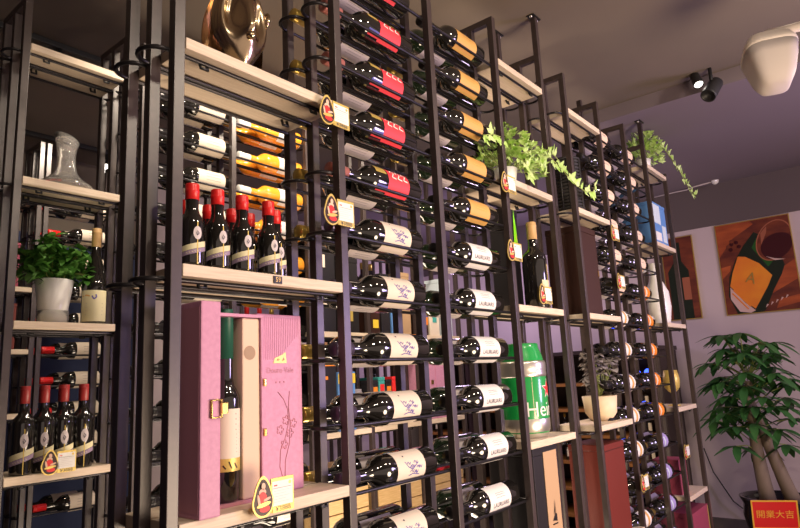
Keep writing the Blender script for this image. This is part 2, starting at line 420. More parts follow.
# front rack: bay with red and cream labels, then bay with orange and white labels
b_red = make_bottle('red', lying, foil='foil_pink', roll=.12)
b_cream = make_bottle('cream', lying, foil='foil_purple')
b_orange = make_bottle('orange', lying, foil='foil_black', roll=.1)
b_white = make_bottle('white', lying, foil='foil_black')
b_rearl = make_bottle('grey', lying, foil='foil_gold', roll=-.55)
b_rearr = make_bottle('grey', lying, foil='foil_gold', glass='glass_green', roll=-.5)
rj = random.Random(11)
for n, k in enumerate(range(6, -5, -1)):
    y0, y1 = LY[0], LY[1]; z = LV(k) + BZ; j = lambda: rj.uniform(-.004, .004)
    if k >= 2: first_or_dup(b_red, (P[1] + .018 + j(), y0, z), f'dark bottle with red label, {OT(n)}, nearest bottle bay, front row', 'red-labelled bottles lying in the front rack')
    else: first_or_dup(b_cream, (P[1] + .018 + j(), y0, z), f'dark bottle with cream label and blue drawing, {OT(n)} of its bay, front row', 'cream-labelled bottles lying in the front rack')
    if k >= 2: first_or_dup(b_orange, (P[2] + .034 + j(), y0, z), f'dark bottle with orange label, {OT(n)}, bay beside the ivy, front row', 'orange-labelled bottles lying in the front rack')
    else: first_or_dup(b_white, (P[2] + .034 + j(), y0, z), f'dark bottle with printed white label, {OT(n)} of its bay, front row', 'white-labelled bottles lying in the front rack')
    first_or_dup(b_rearl, (P[1] - .004 + j(), y1, z), f'gold-necked bottle in the rear row, {OT(n)}, behind red and cream labels', 'gold-necked bottles in the rear row of the front rack')
    first_or_dup(b_rearr, (P[2] - .012 + j(), y1, z), f'gold-necked bottle in the rear row, {OT(n)}, behind orange and white labels', 'gold-necked bottles in the rear row of the front rack')
# far right rack
f_circle = make_bottle('circle', lying, foil='foil_black'); f_peach = make_bottle('peach', lying, foil='foil_black')
f_or = make_bottle('orangefar', lying, foil='foil_black'); f_li = make_bottle('lilac', lying, foil='foil_gold')
f_rear = make_bottle('grey', lying, foil='foil_black', roll=-.3)
for n, k in enumerate(range(6, -8, -1)):
    z = LV(k) + BZ; y0, y1 = LY
    if k > 0: first_or_dup(f_peach, (Q[1] - .12, y0, z), f'dark bottle with pale peach label, {OT(n)}, far rack, left bay', 'peach-labelled bottles in the far rack')
    else: first_or_dup(f_circle, (Q[1] - .12, y0, z), f'dark bottle with white and orange banded label, {OT(n)}, far rack, left bay', 'orange-banded bottles in the far rack')
    if k > 1: dup(f_peach, (Q[2] - .12, y0, z), f'dark bottle with pale peach label, {OT(n)}, far rack, right bay', 'peach-labelled bottles in the far rack')
    elif k > -4: first_or_dup(f_or, (Q[2] - .12, y0, z), f'dark bottle with bright orange label, {OT(n)}, far rack, right bay', 'orange-labelled bottles in the far rack')
    else: first_or_dup(f_li, (Q[2] - .12, y0, z), f'dark bottle with lilac label, {OT(n)}, far rack, right bay', 'lilac-labelled bottles in the far rack')
    first_or_dup(f_rear, (Q[1] - .07, y1, z), f'dark bottle in the rear row of the far rack, left bay, {OT(n)}', 'dark bottles in the rear row of the far rack')
    dup(f_rear, (Q[2] - .07, y1, z), f'dark bottle in the rear row of the far rack, right bay, {OT(n)}', 'dark bottles in the rear row of the far rack')
# rack behind
c_back = make_bottle('back', lying, foil='foil_black'); c_sau = make_bottle('sauternes', lying, glass='glass_sauternes', foil='white')
for n, k in enumerate(range(6, -6, -1)):
    z = LV(k) + BZ
    first_or_dup(c_back, (R[2] + .085, YC + LY[0], z), f'cream-labelled bottle, front row, {OT(n)}, rack behind the small red caps', 'cream-labelled bottles in the rack behind')
    dup(c_back, (R[2] + .05, YC + LY[1], z), f'cream-labelled bottle, rear row, {OT(n)}, rack behind the small red caps', 'cream-labelled bottles in the rack behind')
    if k > 0:
        first_or_dup(c_sau, (R[3] + .065, YC + LY[0], z), f'golden sweet wine bottle, front row, {OT(n)}, rack behind the small red caps', 'golden sweet wine bottles in the rack behind')
        dup(c_sau, (R[3] + .04, YC + LY[1], z), f'golden sweet wine bottle, rear row, {OT(n)}, rack behind the small red caps', 'golden sweet wine bottles in the rack behind')
    else:
        dup(c_back, (R[3] + .065, YC + LY[0], z), f'cream-labelled bottle behind the pink gift case, {OT(n)} of its bay', 'cream-labelled bottles in the rack behind')
d_back = make_bottle('back', lying, foil='foil_red')
for n, k in enumerate(range(5, -6, -1)):
    z = LV(k) + BZ
    first_or_dup(d_back, (S[2] + .04, 2.05 + LY[0], z), f'red-capped lying bottle before the navy wall, {OT(n)}, front row', 'bottles lying in the back left rack')
    dup(d_back, (S[2] + .0, 2.05 + LY[1], z), f'red-capped lying bottle before the navy wall, {OT(n)}, rear row', 'bottles lying in the back left rack')

# ------------------------------------------------------------------ standing bottles
mini = make_bottle('mini', stander(.146), s=1., prof=MINI, foil='foil_red', foil_len=.028, name='wine_bottle', roll=-.35)
spots = [(.577, .024), (.628, .024), (.681, .024), (.742, .024), (.623, .115), (.672, .118), (.722, .112), (.768, .118), (.793, .066), (.838, .118)]
names = ['leftmost in the front line', 'second from the left in the front line', 'third from the left in the front line', 'rightmost in the front line, above plate 59',
         'leftmost in the back line', 'second from left in the back line', 'third from left in the back line', 'fourth from left in the back line', 'just right of the front line', 'rightmost in the back line']
for (x, y), nm in zip(spots, names):
    first_or_dup(mini, (x, y, SH(0)), f'small dark bottle with bright red cap, {nm}', 'small red-capped bottles on the numbered shelf')
big = make_bottle('redcap', stander(.231), s=.77, foil='foil_darkred', foil_len=.06, roll=-.3)
for (x, y), nm in zip([(.672, .035), (.722, .035), (.775, .038), (.828, .035), (.750, .118), (.803, .118), (.860, .115)],
                      ['leftmost, front line', 'second from left, front line', 'third from left, front line', 'fourth from left, front line', 'left in the back line', 'middle of the back line', 'right end of the back line']):
    first_or_dup(big, (x, YC + y, SH(-3)), f'dull red-capped bottle on the lower left shelf, {nm}', 'red-capped bottles on the lower left shelf', -.15)
cork = make_bottle('cork', stander(.296), prof=[(a * .987, r * .86) for a, r in BURG], foil='foil_cork', foil_len=.058, roll=-.45)
first_or_dup(cork, (.850, YC + .045, SH(0)), 'burgundy bottle with tan capsule and pale label beside the white plant pot')
tall = make_bottle('tall', stander(.300), prof=[(a, r * 1.1) for a, r in PROF], foil='foil_cork', foil_len=.06, roll=0)
first_or_dup(tall, (1.893, .047, SH(0)), 'tan-necked dark bottle with slanted cream label, alone on the shelf above the keg')
ice = make_bottle('ice', stander(.336), prof=ICE, foil='foil_green', foil_len=.090)
first_or_dup(ice, (.674, .066, SH(-3) + .006), 'slim dark dessert wine bottle with green neck and cream label in the pink case', None, -.55)

# ------------------------------------------------------------------ pink gift case
c = thing('gift_box', 'pink leather gift case standing open on the lower shelf, slim wine bottle inside', 'gift box', (.5, 0, SH(-3)))
hz = .345
t = MB(); t.box(.115, .095, 0, .240, .112, hz - .012, 'pink_leather', .002); t.box(.115, .04, 0, .240, .095, .006, 'pink_side', .001)
t.box(.115, .04, hz - .018, .240, .095, hz - .012, 'pink_leather', .001); t.box(.235, .04, .006, .240, .095, hz - .018, 'pink_leather', .001)
t.build('tray', c)
l = MB(); l.box(.116, .088, .006, .2345, .0948, hz - .018, 'beige_lining')
l.box(.196, .0445, .006, .2345, .088, hz - .019, 'beige_lining', .003); l.build('lining', c)
Tn = Matrix.Translation((.212, .0440, .262)) @ Matrix.Rotation(pi / 2, 4, 'X')
MB().lathe([(0, 0), (0, .013)], 'hole', 20, Tn, smooth=False).build('finger_notch', c)
d = MB(); d.box(.076, -.008, 0, .114, .064, hz, 'pink_leather', .0025)
dd = d.build('door', c)
MB().box(.0752, -.004, .01, .0759, .060, hz - .01, 'pink_side').build('side_panel', dd)
k_ = MB(); T_ = Matrix.Translation((.108, -.0105, .168))
k_.tube([(-.013, 0, -.014), (.006, 0, -.014), (.006, 0, .014), (-.013, 0, .014)], .0022, 'brass', 6, True, T_); k_.box(.004, -.003, -.009, .018, .003, .010, 'brass', .002, T_)
k_.build('clasp', dd)
def lidT(): return Matrix.Translation((.2415, .062, 0)) @ Matrix.Rotation(radians(2), 4, 'Z')
LT = lidT()
li = MB(); li.box(0, 0, 0, .116, .034, hz - .006, 'pink_leather', .003, LT)
for i in range(22):
    x = .006 + i * .0048; li.box(x, -.0006, .21 + .0043 * i if i > 8 else .25, x + .0012, .0002, hz - .012, 'pink_dark', 0, LT)
lo = li.build('lid', c)
e = MB(); f = lambda u, v, w_: LT @ Vector((.058 + u, -.0008, .249 + v))
e.poly([f(-.018, -.006, 0), f(-.014, .004, 0), f(-.004, .007, 0), f(.004, .010, 0), f(.014, .016, 0), f(.017, -.006, 0)], 'lab_gold'); e.poly([f(-.010, -.002, 0), f(-.006, .003, 0), f(.0, .0, 0)], 'pink_leather'); e.poly([f(.004, -.002, 0), f(.008, .006, 0), f(.012, .0, 0)], 'pink_leather')
e.build('gold_emblem', lo); e = MB(); e.text('Douro Vale', .0155, 'emboss', lambda u, v, w_: LT @ Vector((.058 + u * .95, -.0008, .229 + v)))
for i in range(3): e.box(.046 + i * .010, -.001, .205, .049 + i * .010, -.0004, .208, 'emboss', 0, LT)
e.build('emblem_lettering', lo)
fl = MB()
def curve(pts, r=.0008):
    fl.tube([LT @ Vector((x - .004, -.0004, z - .012)) for x, z in pts], r, 'emboss', 5)
curve([(.055, .20), (.070, .185), (.080, .165), (.082, .14), (.072, .11), (.060, .09), (.058, .06), (.068, .03)])
curve([(.085, .20), (.082, .17), (.086, .14), (.083, .10), (.072, .07), (.07, .03)])
for (cx, cz) in ((.06, .128), (.085, .12), (.075, .145), (.094, .138), (.07, .10)):
    curve([(cx + (.004 + .005 * abs(cos(2.5 * t))) * cos(t), cz + (.004 + .005 * abs(cos(2.5 * t))) * sin(t)) for t in [2 * pi * q_ / 40 for q_ in range(41)]])
fl.build('flourish', lo)
h = MB()
for z in (.11, .20): h.box(.2385, .036, z, .2445, .0605, z + .014, 'brass', .0015)
for z in (.165, .255): h.box(.1155, .004, z, .119, .014, z + .016, 'brass', .0015, LT)
h.build('hinge', c)

# ------------------------------------------------------------------ shelf number plate
npx = MB(); npx.box(-.010, -.0022, -.007, .010, 0, .007, 'box_black', .0008)
npx.text('59', .013, 'foil_gold', lambda u, v, w_: (u, -.0027, v))
o = npx.build('number_plate', None, (.742, -.0012, SH(0) - .0105)); tag(o, 'small black plate reading 59 on the front edge of the red-capped bottle shelf', 'number plate')

# ------------------------------------------------------------------ price cards
def pear(n=30, w=.0225, hh=.066):
    k = hh / .066; pts = []
    for i in range(n):
        t = 2 * pi * i / n; x = w * sin(t); z = (-.010 + .024 * cos(t)) * k
        if cos(t) > .55:
            q = (cos(t) - .55) / .45; x = w * sin(t) * (1 - .25 * q); z += .019 * q ** .6 * k
        pts.append((x, z))
    return pts
pc = thing('price_card', '', 'price card')
MB().prism(pear(), -.002, 0, 'lab_gold').build('picture_tag', pc)
w = MB(); pr2 = pear(26, .0195, .058)
w.poly([(x, -.0024, z - .001) for x, z in pr2], 'box_brown')
def blob(cx, cz, rx, rz, m, y, rot=0):
    w.poly([(cx + rx * cos(t) * cos(rot) - rz * sin(t) * sin(rot), y, cz + rx * cos(t) * sin(rot) + rz * sin(t) * cos(rot)) for t in [2 * pi * i / 14 for i in range(14)]], m)
blob(-.001, .018, .0065, .008, 'hair', -.0026); blob(-.005, .010, .004, .011, 'hair', -.0026)
blob(.0, .0165, .0042, .0055, 'skin', -.0028); blob(-.002, .007, .0075, .006, 'skin', -.0028)
blob(-.002, -.004, .009, .012, 'red', -.0030); blob(-.010, -.006, .0025, .011, 'skin', -.0032, .2); blob(.007, -.005, .008, .0024, 'skin', -.0034, .25)
blob(.0, -.013, .015, .0035, 'lab_gold', -.0034, .15); blob(.002, -.020, .011, .0055, 'red', -.0032)
w.build('portrait', pc.children[0])
cd = MB(); X0, X1 = .017, .067
cd.box(X0, -.0015, -.030, X1, .001, .026, 'lab_gold', .0004); cd.box(X0 + .002, -.002, -.020, X1 - .003, -.0014, .0205, 'white')
cd.box(X0 + .006, -.0023, .0125, X0 + .013, -.0019, .0145, 'red'); 
cd.box(X0 + .004, -.0023, .0085, X1 - .006, -.0019, .0092, 'ink_grey')
for i in range(5): cd.box(X0 + .006, -.0023, .004 - .0045 * i, X1 - .010 - (i % 2) * .008, -.0019, .0046 - .0045 * i, 'lab_grey')
cd.lathe([(0, 0), (0, .0032)], 'lab_gold', 10, Matrix.Translation((X1 - .009, -.0022, .0155)) @ Matrix.Rotation(pi / 2, 4, 'X'), smooth=False)
cd.build('card', pc)
ps = MB(); ps.box(X0 + .002, -.0025, -.0305, X1 - .002, -.001, -.0205, 'lab_gold', .0003)
ps.text('¥3888', .0115, 'ink', lambda u, v, w_: ((X0 + X1) / 2 + u * 1.15, -.0029, -.0255 + v))
ps.build('price_strip', pc)
cards = [((.872, -.014, H + .572), 'gold price card with red-dressed figure hung by the end of the mask shelf'),
         ((.876, -.014, H + .352), 'gold price card with red-dressed figure hung above the right end of shelf 59'),
         ((.690, -.018, H - .184), 'gold price card clipped to the shelf in front of the pink case'),
         ((.724, YC - .015, H - .174), 'gold price card on the lower left shelf before the dull red caps'),
         ((1.622, -.014, H + .577), 'gold price card at the left end of the ivy shelf'),
         ((1.625, -.014, H + .363), 'gold price card on the post beside the lowest orange-labelled bottle'),
         ((1.806, -.014, H + .243), 'gold price card on the shelf edge below the lone tan-necked bottle'),
         ((2.505, -.014, H + .55), 'gold price card on the far rack, upper left post'),
         ((2.510, -.014, H + .348), 'gold price card on the far rack post, below another card'),
         ((2.515, -.014, H - .445), 'gold price card low on the far rack, among banded labels'),
         ((3.12, -.014, H - .40), 'gold price card low at the right end of the far rack')]
for loc, lb in cards: first_or_dup(pc, loc, lb, 'gold price cards')

# ------------------------------------------------------------------ bronze head
bh = thing('head_sculpture', 'polished bronze abstract head with pointed chin on the upper left shelf', 'sculpture', (.700, .060, SH(3)))
NV, NU = 34, 40; vs = []; TH = Matrix.Rotation(radians(-8), 4, 'Z')
def headpt(u, v):         # u around (0 faces the front), v 0 chin .. 1 crown
    z = .004 + .215 * v
    s = max(0., sin(pi * min(1, v * .93 + .035))) ** .62
    rx = .058 * s; ry = .052 * s
    if v < .35: rx *= .55 + .45 * (v / .35) ** .8
    x = rx * sin(u); y = -ry * cos(u)
    fr = max(0, cos(u)) ** 1
    if cos(u) > .15:
        dip = .016 * math.exp(-((abs(u) - .55) / .28) ** 2) * math.exp(-((v - .55) / .2) ** 2)
        y += dip * 1.8
        y -= .016 * math.exp(-(u / .17) ** 2) * max(0, min(1, (v - .28) / .1)) * max(0, 1 - max(0, v - .40) / .35)
    return Vector((x, y, z))
for i in range(NV + 1):
    for j in range(NU): vs.append(headpt(2 * pi * j / NU - pi, i / NV))
hb = MB(); hb.add(vs, [[i * NU + j, i * NU + (j + 1) % NU, (i + 1) * NU + (j + 1) % NU, (i + 1) * NU + j] for i in range(NV) for j in range(NU)], 'bronze', True, TH)
hb.build('head', bh)
sb = MB()
vs = []; n1, n2 = 24, 16
for i in range(n1 + 1):
    v = i / n1; z = .22 * v + .0
    for j in range(n2 + 1):
        u = radians(105) + radians(150) * j / n2
        s = sin(pi * min(1, max(0, v * .8 + .2))) ** .6
        vs.append((.071 * s * sin(u) , -.070 * s * cos(u) + .004, z))
sb.add(vs, [[i * (n2 + 1) + j, i * (n2 + 1) + j + 1, (i + 1) * (n2 + 1) + j + 1, (i + 1) * (n2 + 1) + j] for i in range(n1) for j in range(n2)], 'bronze', True, TH)
sb.build('hair_shell', bh)
def ell(mb, c, r, m, T=None, seg=16):
    mb.lathe([(c[2] + r[2] * -cos(pi * i / 10), max(1e-5, sin(pi * i / 10))) for i in range(11)], m, seg, T, fn=lambda a, q, th: (c[0] + r[0] * q * cos(th), c[1] + r[1] * q * sin(th), a))
mo = MB(); ell(mo, (0, -.052, .070), (.010, .009, .009), 'bronze', TH); mo.build('mouth', bh)
ea = MB(); ea.tube([TH @ Vector((.053 + .002 * sin(t), -.018 + .011 * cos(t), .135 + .017 * sin(t))) for t in [2 * pi * i / 16 for i in range(16)]], .0035, 'bronze', 8, True); ea.build('ear', bh)
nk2 = MB(); nk2.lathe([(0, 0), (0, .038), (.006, .038), (.008, .03), (.03, .024), (.03, 0)], 'bronze', 24, TH); nk2.build('base', bh)

# ------------------------------------------------------------------ decanter
dc = MB(); outer = [(0, 0), (.0, .060), (.004, .078), (.010, .083), (.018, .079), (.030, .064), (.042, .049), (.058, .035), (.082, .029), (.115, .0265), (.145, .029), (.172, .036)]
inner = [(a + .002 if i < 5 else a, max(0, r - .0022)) for i, (a, r) in enumerate(outer)][::-1]
def slant(a, r, th):
    z = a + (max(0, a - .12) / .052) * .014 * -cos(th); return (r * cos(th) , r * sin(th), z)
dc.lathe(outer + inner, 'clear_glass', 36, fn=slant)
o = dc.build('wine_decanter', None, (.765, YC + .085, SH(3) + .0005)); tag(o, 'clear glass decanter with wide flat base and slanted lip, upper left shelf', 'decanter')

# ------------------------------------------------------------------ potted plant, left
def leaf(mb, p, d, L, W, m, fold=.25, droop=.2, segs=4):
    d = d.normalized(); side = d.cross(Vector((0, 0, 1)));
    side = side.normalized() if side.length > 1e-3 else Vector((1, 0, 0)); up = side.cross(d)
    vs = []
    for i in range(segs + 1):
        t = i / segs; w = W * sin(pi * min(1, t * .92 + .04)) ** .8 * (1 - .25 * t)
        c = p + d * L * t - Vector((0, 0, 1)) * droop * L * t * t
        vs += [c - side * w + up * w * fold, c, c + side * w + up * w * fold]
    fs = []
    for i in range(segs):
        a = 3 * i; fs += [[a, a + 1, a + 4, a + 3], [a + 1, a + 2, a + 5, a + 4]]
    mb.add(vs, fs, m, True)
pp = thing('potted_plant', 'bushy green plant in a tapered white pot on the left shelf', 'potted plant', (.750, YC + .085, SH(0)))
MB().lathe([(.004, 0), (.004, .038), (.045, .040), (.13, .052), (.132, .050), (.132, .047), (.115, .045), (.115, 0)], 'ceramic', 32).build('pot', pp)
MB().lathe([(.0, 0), (.0, .041), (.040, .0425), (.040, .0415), (.002, .040)], 'clear_plastic', 32).build('water_tray', pp)
MB().lathe([(.1155, 0), (.1155, .0445)], 'soil', 20, smooth=False).build('soil', pp)
rs = random.Random(5); fo = MB(); stm = MB()
for i in range(60):
    a = rs.uniform(0, 2 * pi); sp = rs.uniform(.02, .105); hh = rs.uniform(.03, .125)
    p0 = Vector((.02 * cos(a), .02 * sin(a), .115)); p2 = Vector((sp * cos(a), min(.075, sp * sin(a)), .115 + hh)); p1 = (p0 + p2) / 2 + Vector((0, 0, .02))
    pts = [p0.lerp(p1, .5), p1, p1.lerp(p2, .5), p2]
    stm.tube([p0] + pts, .0013, 'stem', 5)
    for q in pts[1:] + [p2, p2]:
        for r_ in range(4):
            b = rs.uniform(0, 2 * pi); leaf(fo, q + Vector((rs.uniform(-.012, .012), rs.uniform(-.012, .012), rs.uniform(-.02, .015))), Vector((cos(b), sin(b), rs.uniform(-.9, 1.1))), rs.uniform(.022, .038), .0105, 'leaf_dark')
fo.build('foliage', pp); stm.build('stems', pp)

# ------------------------------------------------------------------ ivy
def ivy_leaf(mb, p, d, up, s, m):
    d = d.normalized(); side = d.cross(up).normalized(); n = side.cross(d)
    out = [(0, 0), (.35, .12), (.5, .5), (.28, .45), (.2, .72), (0, 1.05), (-.2, .72), (-.28, .45), (-.5, .5), (-.35, .12)]
    c = p + d * s * .4 + n * s * .06
    vs = [c] + [p + side * x * s + d * y * s - n * s * .12 * abs(x) * 2 for x, y in out]
    mb.add(vs, [[0, i, i % 10 + 1] for i in range(1, 11)], m, True)
def ivy(loc, label, potr, vines, spread, seed, nbush, hh):
    rs = random.Random(seed); root = thing('potted_ivy', label, 'potted plant', loc)
    MB().lathe([(0, 0), (0, potr * .75), (potr * 1.4, potr), (potr * 1.4, potr * .9), (potr * 1.2, potr * .88), (potr * 1.2, 0)], 'ceramic', 24).build('pot', root)
    F = MB(); V = MB()
    for i in range(nbush):
        a = rs.uniform(0, 2 * pi); q = rs.random() ** .5
        p = Vector((spread[0] + spread[1] * q * cos(a), spread[2] * q * sin(a), hh * .45 + rs.uniform(.0, 1.) * hh * (1 - .5 * q)))
        dd = Vector((cos(a), sin(a) - .4, rs.uniform(-.6, .4)))
        ivy_leaf(F, p, dd, Vector((rs.uniform(-.4, .4), -1.2, rs.uniform(.2, 1.0))), rs.uniform(.024, .038), 'leaf_ivy')
        if i % 5 == 0: V.tube([(0, 0, potr * 1.2), tuple(p * .6 + Vector((0, 0, potr * .6))), tuple(p)], .0011, 'stem', 5)
    for pts in vines:
        P_ = [Vector(p) for p in pts]; V.tube(P_, .0018, 'stem', 6)
        for i in range(len(P_) - 1):
            for t in (.1, .4, .7, .95):
                p = P_[i].lerp(P_[i + 1], t); a = rs.uniform(-1, 1)
                ivy_leaf(F, p, Vector((rs.uniform(-.6, .8), -.3 + a * .3, rs.choice((-1, .9)))), Vector((rs.uniform(-.3, .3), -1.2, .4)), rs.uniform(.026, .042), 'leaf_ivy')
    F.build('foliage', root); V.build('vines', root); return root
ivy((1.76, .055, SH(3)), 'bright green trailing ivy on the shelf right of the orange-labelled bottles', .040,
    [[(.05, -.02, .12), (.14, -.05, .15), (.24, -.06, .14), (.33, -.06, .115), (.42, -.06, .085), (.52, -.06, .075), (.60, -.06, .09), (.64, -.06, .13)],
     [(.05, -.02, .14), (.16, -.05, .17), (.26, -.06, .16), (.36, -.06, .13)],
     [(-.02, -.02, .10), (-.09, -.05, .13), (-.16, -.055, .12), (-.22, -.055, .10)],
     [(.0, -.03, .10), (.02, -.07, .07), (.03, -.075, .03)], [(.1, -.03, .12), (.15, -.06, .09), (.17, -.065, .06)]], (.045, .19, .06), 3, 250, .17)
ivy((3.27, .055, SH(6)), 'trailing ivy in a pot on the highest shelf at the far right end', .042,
    [[(.04, -.03, .15), (.14, -.07, .17), (.24, -.09, .10), (.34, -.10, .04), (.45, -.10, -.01), (.56, -.10, -.04), (.64, -.10, -.02)],
     [(.05, -.02, .16), (.16, -.06, .18), (.26, -.08, .11), (.36, -.1, .05), (.46, -.1, .01)]], (.06, .16, .07), 9, 200, .19)

# ------------------------------------------------------------------ keg
kg = thing('beer_keg', 'green and silver beer keg with red star on the shelf right of the white labels', 'beer keg', (1.812, .090, SH(-3)))
r = .079
MB().lathe([(.012, 0), (.012, r * .93), (.018, r * .97), (.030, r), (.186, r), (.188, r * .99)], 'keg_green', 48).build('body', kg)
MB().lathe([(.0, 0), (.0, r * .9), (.004, r * .93), (.016, r * .95), (.022, r * 1.0), (.040, r * 1.012), (.056, r * 1.012), (.058, r * 1.002)], 'keg_silver', 48).build('bottom_band', kg)
MB().lathe([(.186, r * 1.0), (.188, r * 1.02), (.196, r * 1.03), (.202, r * 1.015), (.208, r * 1.03), (.228, r * 1.03), (.234, r * 1.0), (.236, r * .97)], 'keg_silver', 48).build('upper_band', kg)
MB().lathe([(.232, r * .97), (.255, r * .90), (.275, r * .80), (.290, r * .78), (.292, r * .74), (.275, r * .72), (.272, 0)], 'keg_green', 48).build('top', kg)
tx = MB(); th0 = radians(-30)
cylf = lambda rr: (lambda u, v, w_: (rr * sin(u / rr + th0), -rr * cos(u / rr + th0), v))
tx.text('Heineken', .064, 'white', lambda u, v, w_: cylf(r + .0012)(u + .085, .085 + v, 0)); tx.build('lettering', kg)
st = MB()
for sc, m_, rr in ((.034, 'white', r + .0012), (.027, 'red', r + .0018)):
    pts = [(sc * (1 if i % 2 == 0 else .40) * sin(pi * i / 5), sc * (1 if i % 2 == 0 else .40) * cos(pi * i / 5)) for i in range(10)]
    g_ = cylf(rr)
    st.add([g_(.058, .147, 0)] + [g_(.058 + x, .147 + z, 0) for x, z in pts], [[0, i + 1, (i + 1) % 10 + 1] for i in range(10)], m_)
st.build('star', kg)
sm = MB()
for i in range(3): sm.text(('5L', '', '5.0%')[i] or '.', .014, 'white', (lambda ii: (lambda u, v, w_: cylf(r + .0012)(u - .052, .105 - ii * .016 + v, 0)))(i)) if i != 1 else None
sm.box(0, 0, 0, .0001, .0001, .0001, 'white') if not sm.v else None
# narrow pale seam of the printed panel
sm2 = MB(); sm2.lathe([(.058, r + .0008), (.186, r + .0008)], 'lab_band', 2, None, radians(-90 - 38), radians(-90 - 37)); sm2.build('panel_seam', kg)

# ------------------------------------------------------------------ boxes and objects on the shelves
def simple_box(name, label, cat, loc, sx, sy, sz, m, front=None, group=None, extra=None, bev=.002):
    """a carton with its lid and printed front as parts; origin at its front left bottom corner"""
    root = thing(name, label, cat, loc, 0, group)
    MB().box(0, 0, 0, sx, sy, sz * .93, m, bev).build('body', root)
    MB().box(-.001, -.001, sz * .93 + .0004, sx + .001, sy + .001, sz, m, bev).build('lid', root)
    if front:
        b = MB()
        for (u0, v0, u1, v1, mm) in front: b.box(u0 * sx, -.0020 if mm != m else -.0015, v0 * sz, u1 * sx, -.0004, v1 * sz, mm)
        b.build('printed_front', root)
    if extra: extra(root)
    return root
# tall black textured case with green neon leaf on the middle shelf
def neon(root):
    b = MB(); b.poly([(0.048, -.0022, .24), (0.058, -.0022, .36), (0.068, -.0022, .30), (0.074, -.0022, .24), (0.080, -.0022, .17), (0.064, -.0022, .20), (0.058, -.0022, .175)], 'green_neon')
    b.poly([(0.064, -.0024, .27), (0.069, -.0024, .26), (0.075, -.0024, .19), (0.068, -.0024, .21)], 'yellow'); b.build('leaf_print', root)
simple_box('bottle_case', 'tall black case with a bright green leaf print behind the tan-necked bottle', 'gift box', (1.815, .102, SH(0)), .085, .070, .355, 'box_black', None, None, neon)
# woven black column
wc = thing('woven_case', 'black woven bottle basket on the far rack shelf below the ivy tip', 'basket', (2.33, .088, SH(3)))
wb = MB()
for i in range(16):
    wb.lathe([(.006 + i * .014, .052), (.010 + i * .014, .058), (.016 + i * .014, .058), (.0195 + i * .014, .052)], 'woven', 20)
for j in range(12): wb.tube([(.057 * cos(2 * pi * j / 12), .057 * sin(2 * pi * j / 12), 0), (.057 * cos(2 * pi * j / 12), .057 * sin(2 * pi * j / 12), .23)], .0035, 'woven', 5)
wb.build('basket_body', wc); MB().lathe([(.228, .050), (.232, .06), (.238, .06), (.242, .02), (.243, 0)], 'woven', 20).build('rim', wc)
simple_box('wooden_case', 'tall dark brown case with brass catch on the far rack', 'gift box', (2.235, .02, SH(0)), .16, .14, .345, 'box_brown', [(.90, .45, .98, .52, 'brass')])
simple_box('bottle_case', 'tall dark red box standing below the dried flower pot', 'gift box', (2.26, .02, SH(-6)), .19, .14, .33, 'red_box', [(0, .93, 1, .935, 'box_brown')])
bx = simple_box('bottle_case', 'black box with tan front panel and dark logo below the beer keg', 'gift box', (1.70, .012, SH(-6)), .155, .15, .385, 'box_black', [(.40, .03, .97, .95, 'box_tan')])
lg = MB(); lg.poly([(.088, -.003, .165), (.118, -.003, .16), (.118, -.003, .18), (.108, -.003, .185)], 'box_black'); lg.poly([(.098, -.003, .18), (.106, -.003, .19), (.108, -.003, .225), (.103, -.003, .20)], 'box_black'); lg.poly([(.109, -.003, .182), (.112, -.003, .178), (.114, -.003, .22)], 'box_black'); lg.box(.088, -.0032, .152, .12, -.0022, .156, 'box_black'); lg.build('logo', bx)
# dried flowers in cream pot
pf = thing('flower_pot', 'cream pot of dried grey flowers on the far rack shelf', 'potted plant', (2.425, .085, SH(-3)))
MB().lathe([(0, 0), (0, .038), (.006, .042), (.03, .060), (.095, .067), (.095, .061), (.08, .060), (.08, 0)], 'ceramic_cream', 28).build('pot', pf)
fb = MB(); rs = random.Random(21); sb2 = MB()
for i in range(34):
    a = rs.uniform(0, 2 * pi); q = rs.uniform(.01, .10); p = Vector((q * cos(a), q * .6 * sin(a), .135 + rs.uniform(.0, .14) * (1 - q * 3)))
    sb2.tube([(0, 0, .08), tuple(p)], .0012, 'stem', 4)
    for j in range(6):
        b = j * pi / 3 + rs.random(); leaf(fb, p, Vector((cos(b), sin(b), .5)), rs.uniform(.036, .055), .024, 'fabric_flower', .3, .6, 4)
fb.build('blooms', pf); sb2.build('stems', pf)
# far right bay
simple_box('carton', 'blue and white carton on the upper right shelf below the ivy', 'box', (3.20, .02, SH(3)), .22, .14, .225, 'blue_box', [(.05, .5, .55, .95, 'pale_blue'), (.62, .1, .9, .5, 'pale_blue'), (.1, .1, .5, .3, 'white')])
vz = thing('ceramic_vase', 'tall cream arched vase on the far right shelf', 'vase', (3.33, .085, SH(0)))
MB().lathe([(0, 0), (0, .045), (.01, .05), (.09, .062), (.17, .058), (.23, .032), (.27, .024), (.32, .035), (.322, .031), (.27, .019), (.2, 0)], 'ceramic', 28).build('vessel', vz)
MB().tube([(.050, 0, .19), (.085, 0, .22), (.085, 0, .27), (.05, 0, .30), (.03, 0, .305)], .006, 'ceramic', 8).build('handle', vz)
gb = thing('glass_goblet', 'amber glass goblet on the right end shelf of the far rack', 'goblet', (3.30, .06, SH(-3)))
MB().lathe([(0, 0), (0, .032), (.004, .03), (.010, .006), (.06, .005), (.07, .02), (.09, .036), (.13, .040), (.175, .032), (.175, .030), (.13, .038), (.09, .033), (.074, 0)], 'lab_gold', 26).build('bowl', gb)
simple_box('carton', 'dark maroon printed box on the low right end shelf', 'box', (3.18, .04, SH(-6)), .12, .12, .16, 'pinkred_box', [(.2, .3, .8, .7, 'lab_peach')])
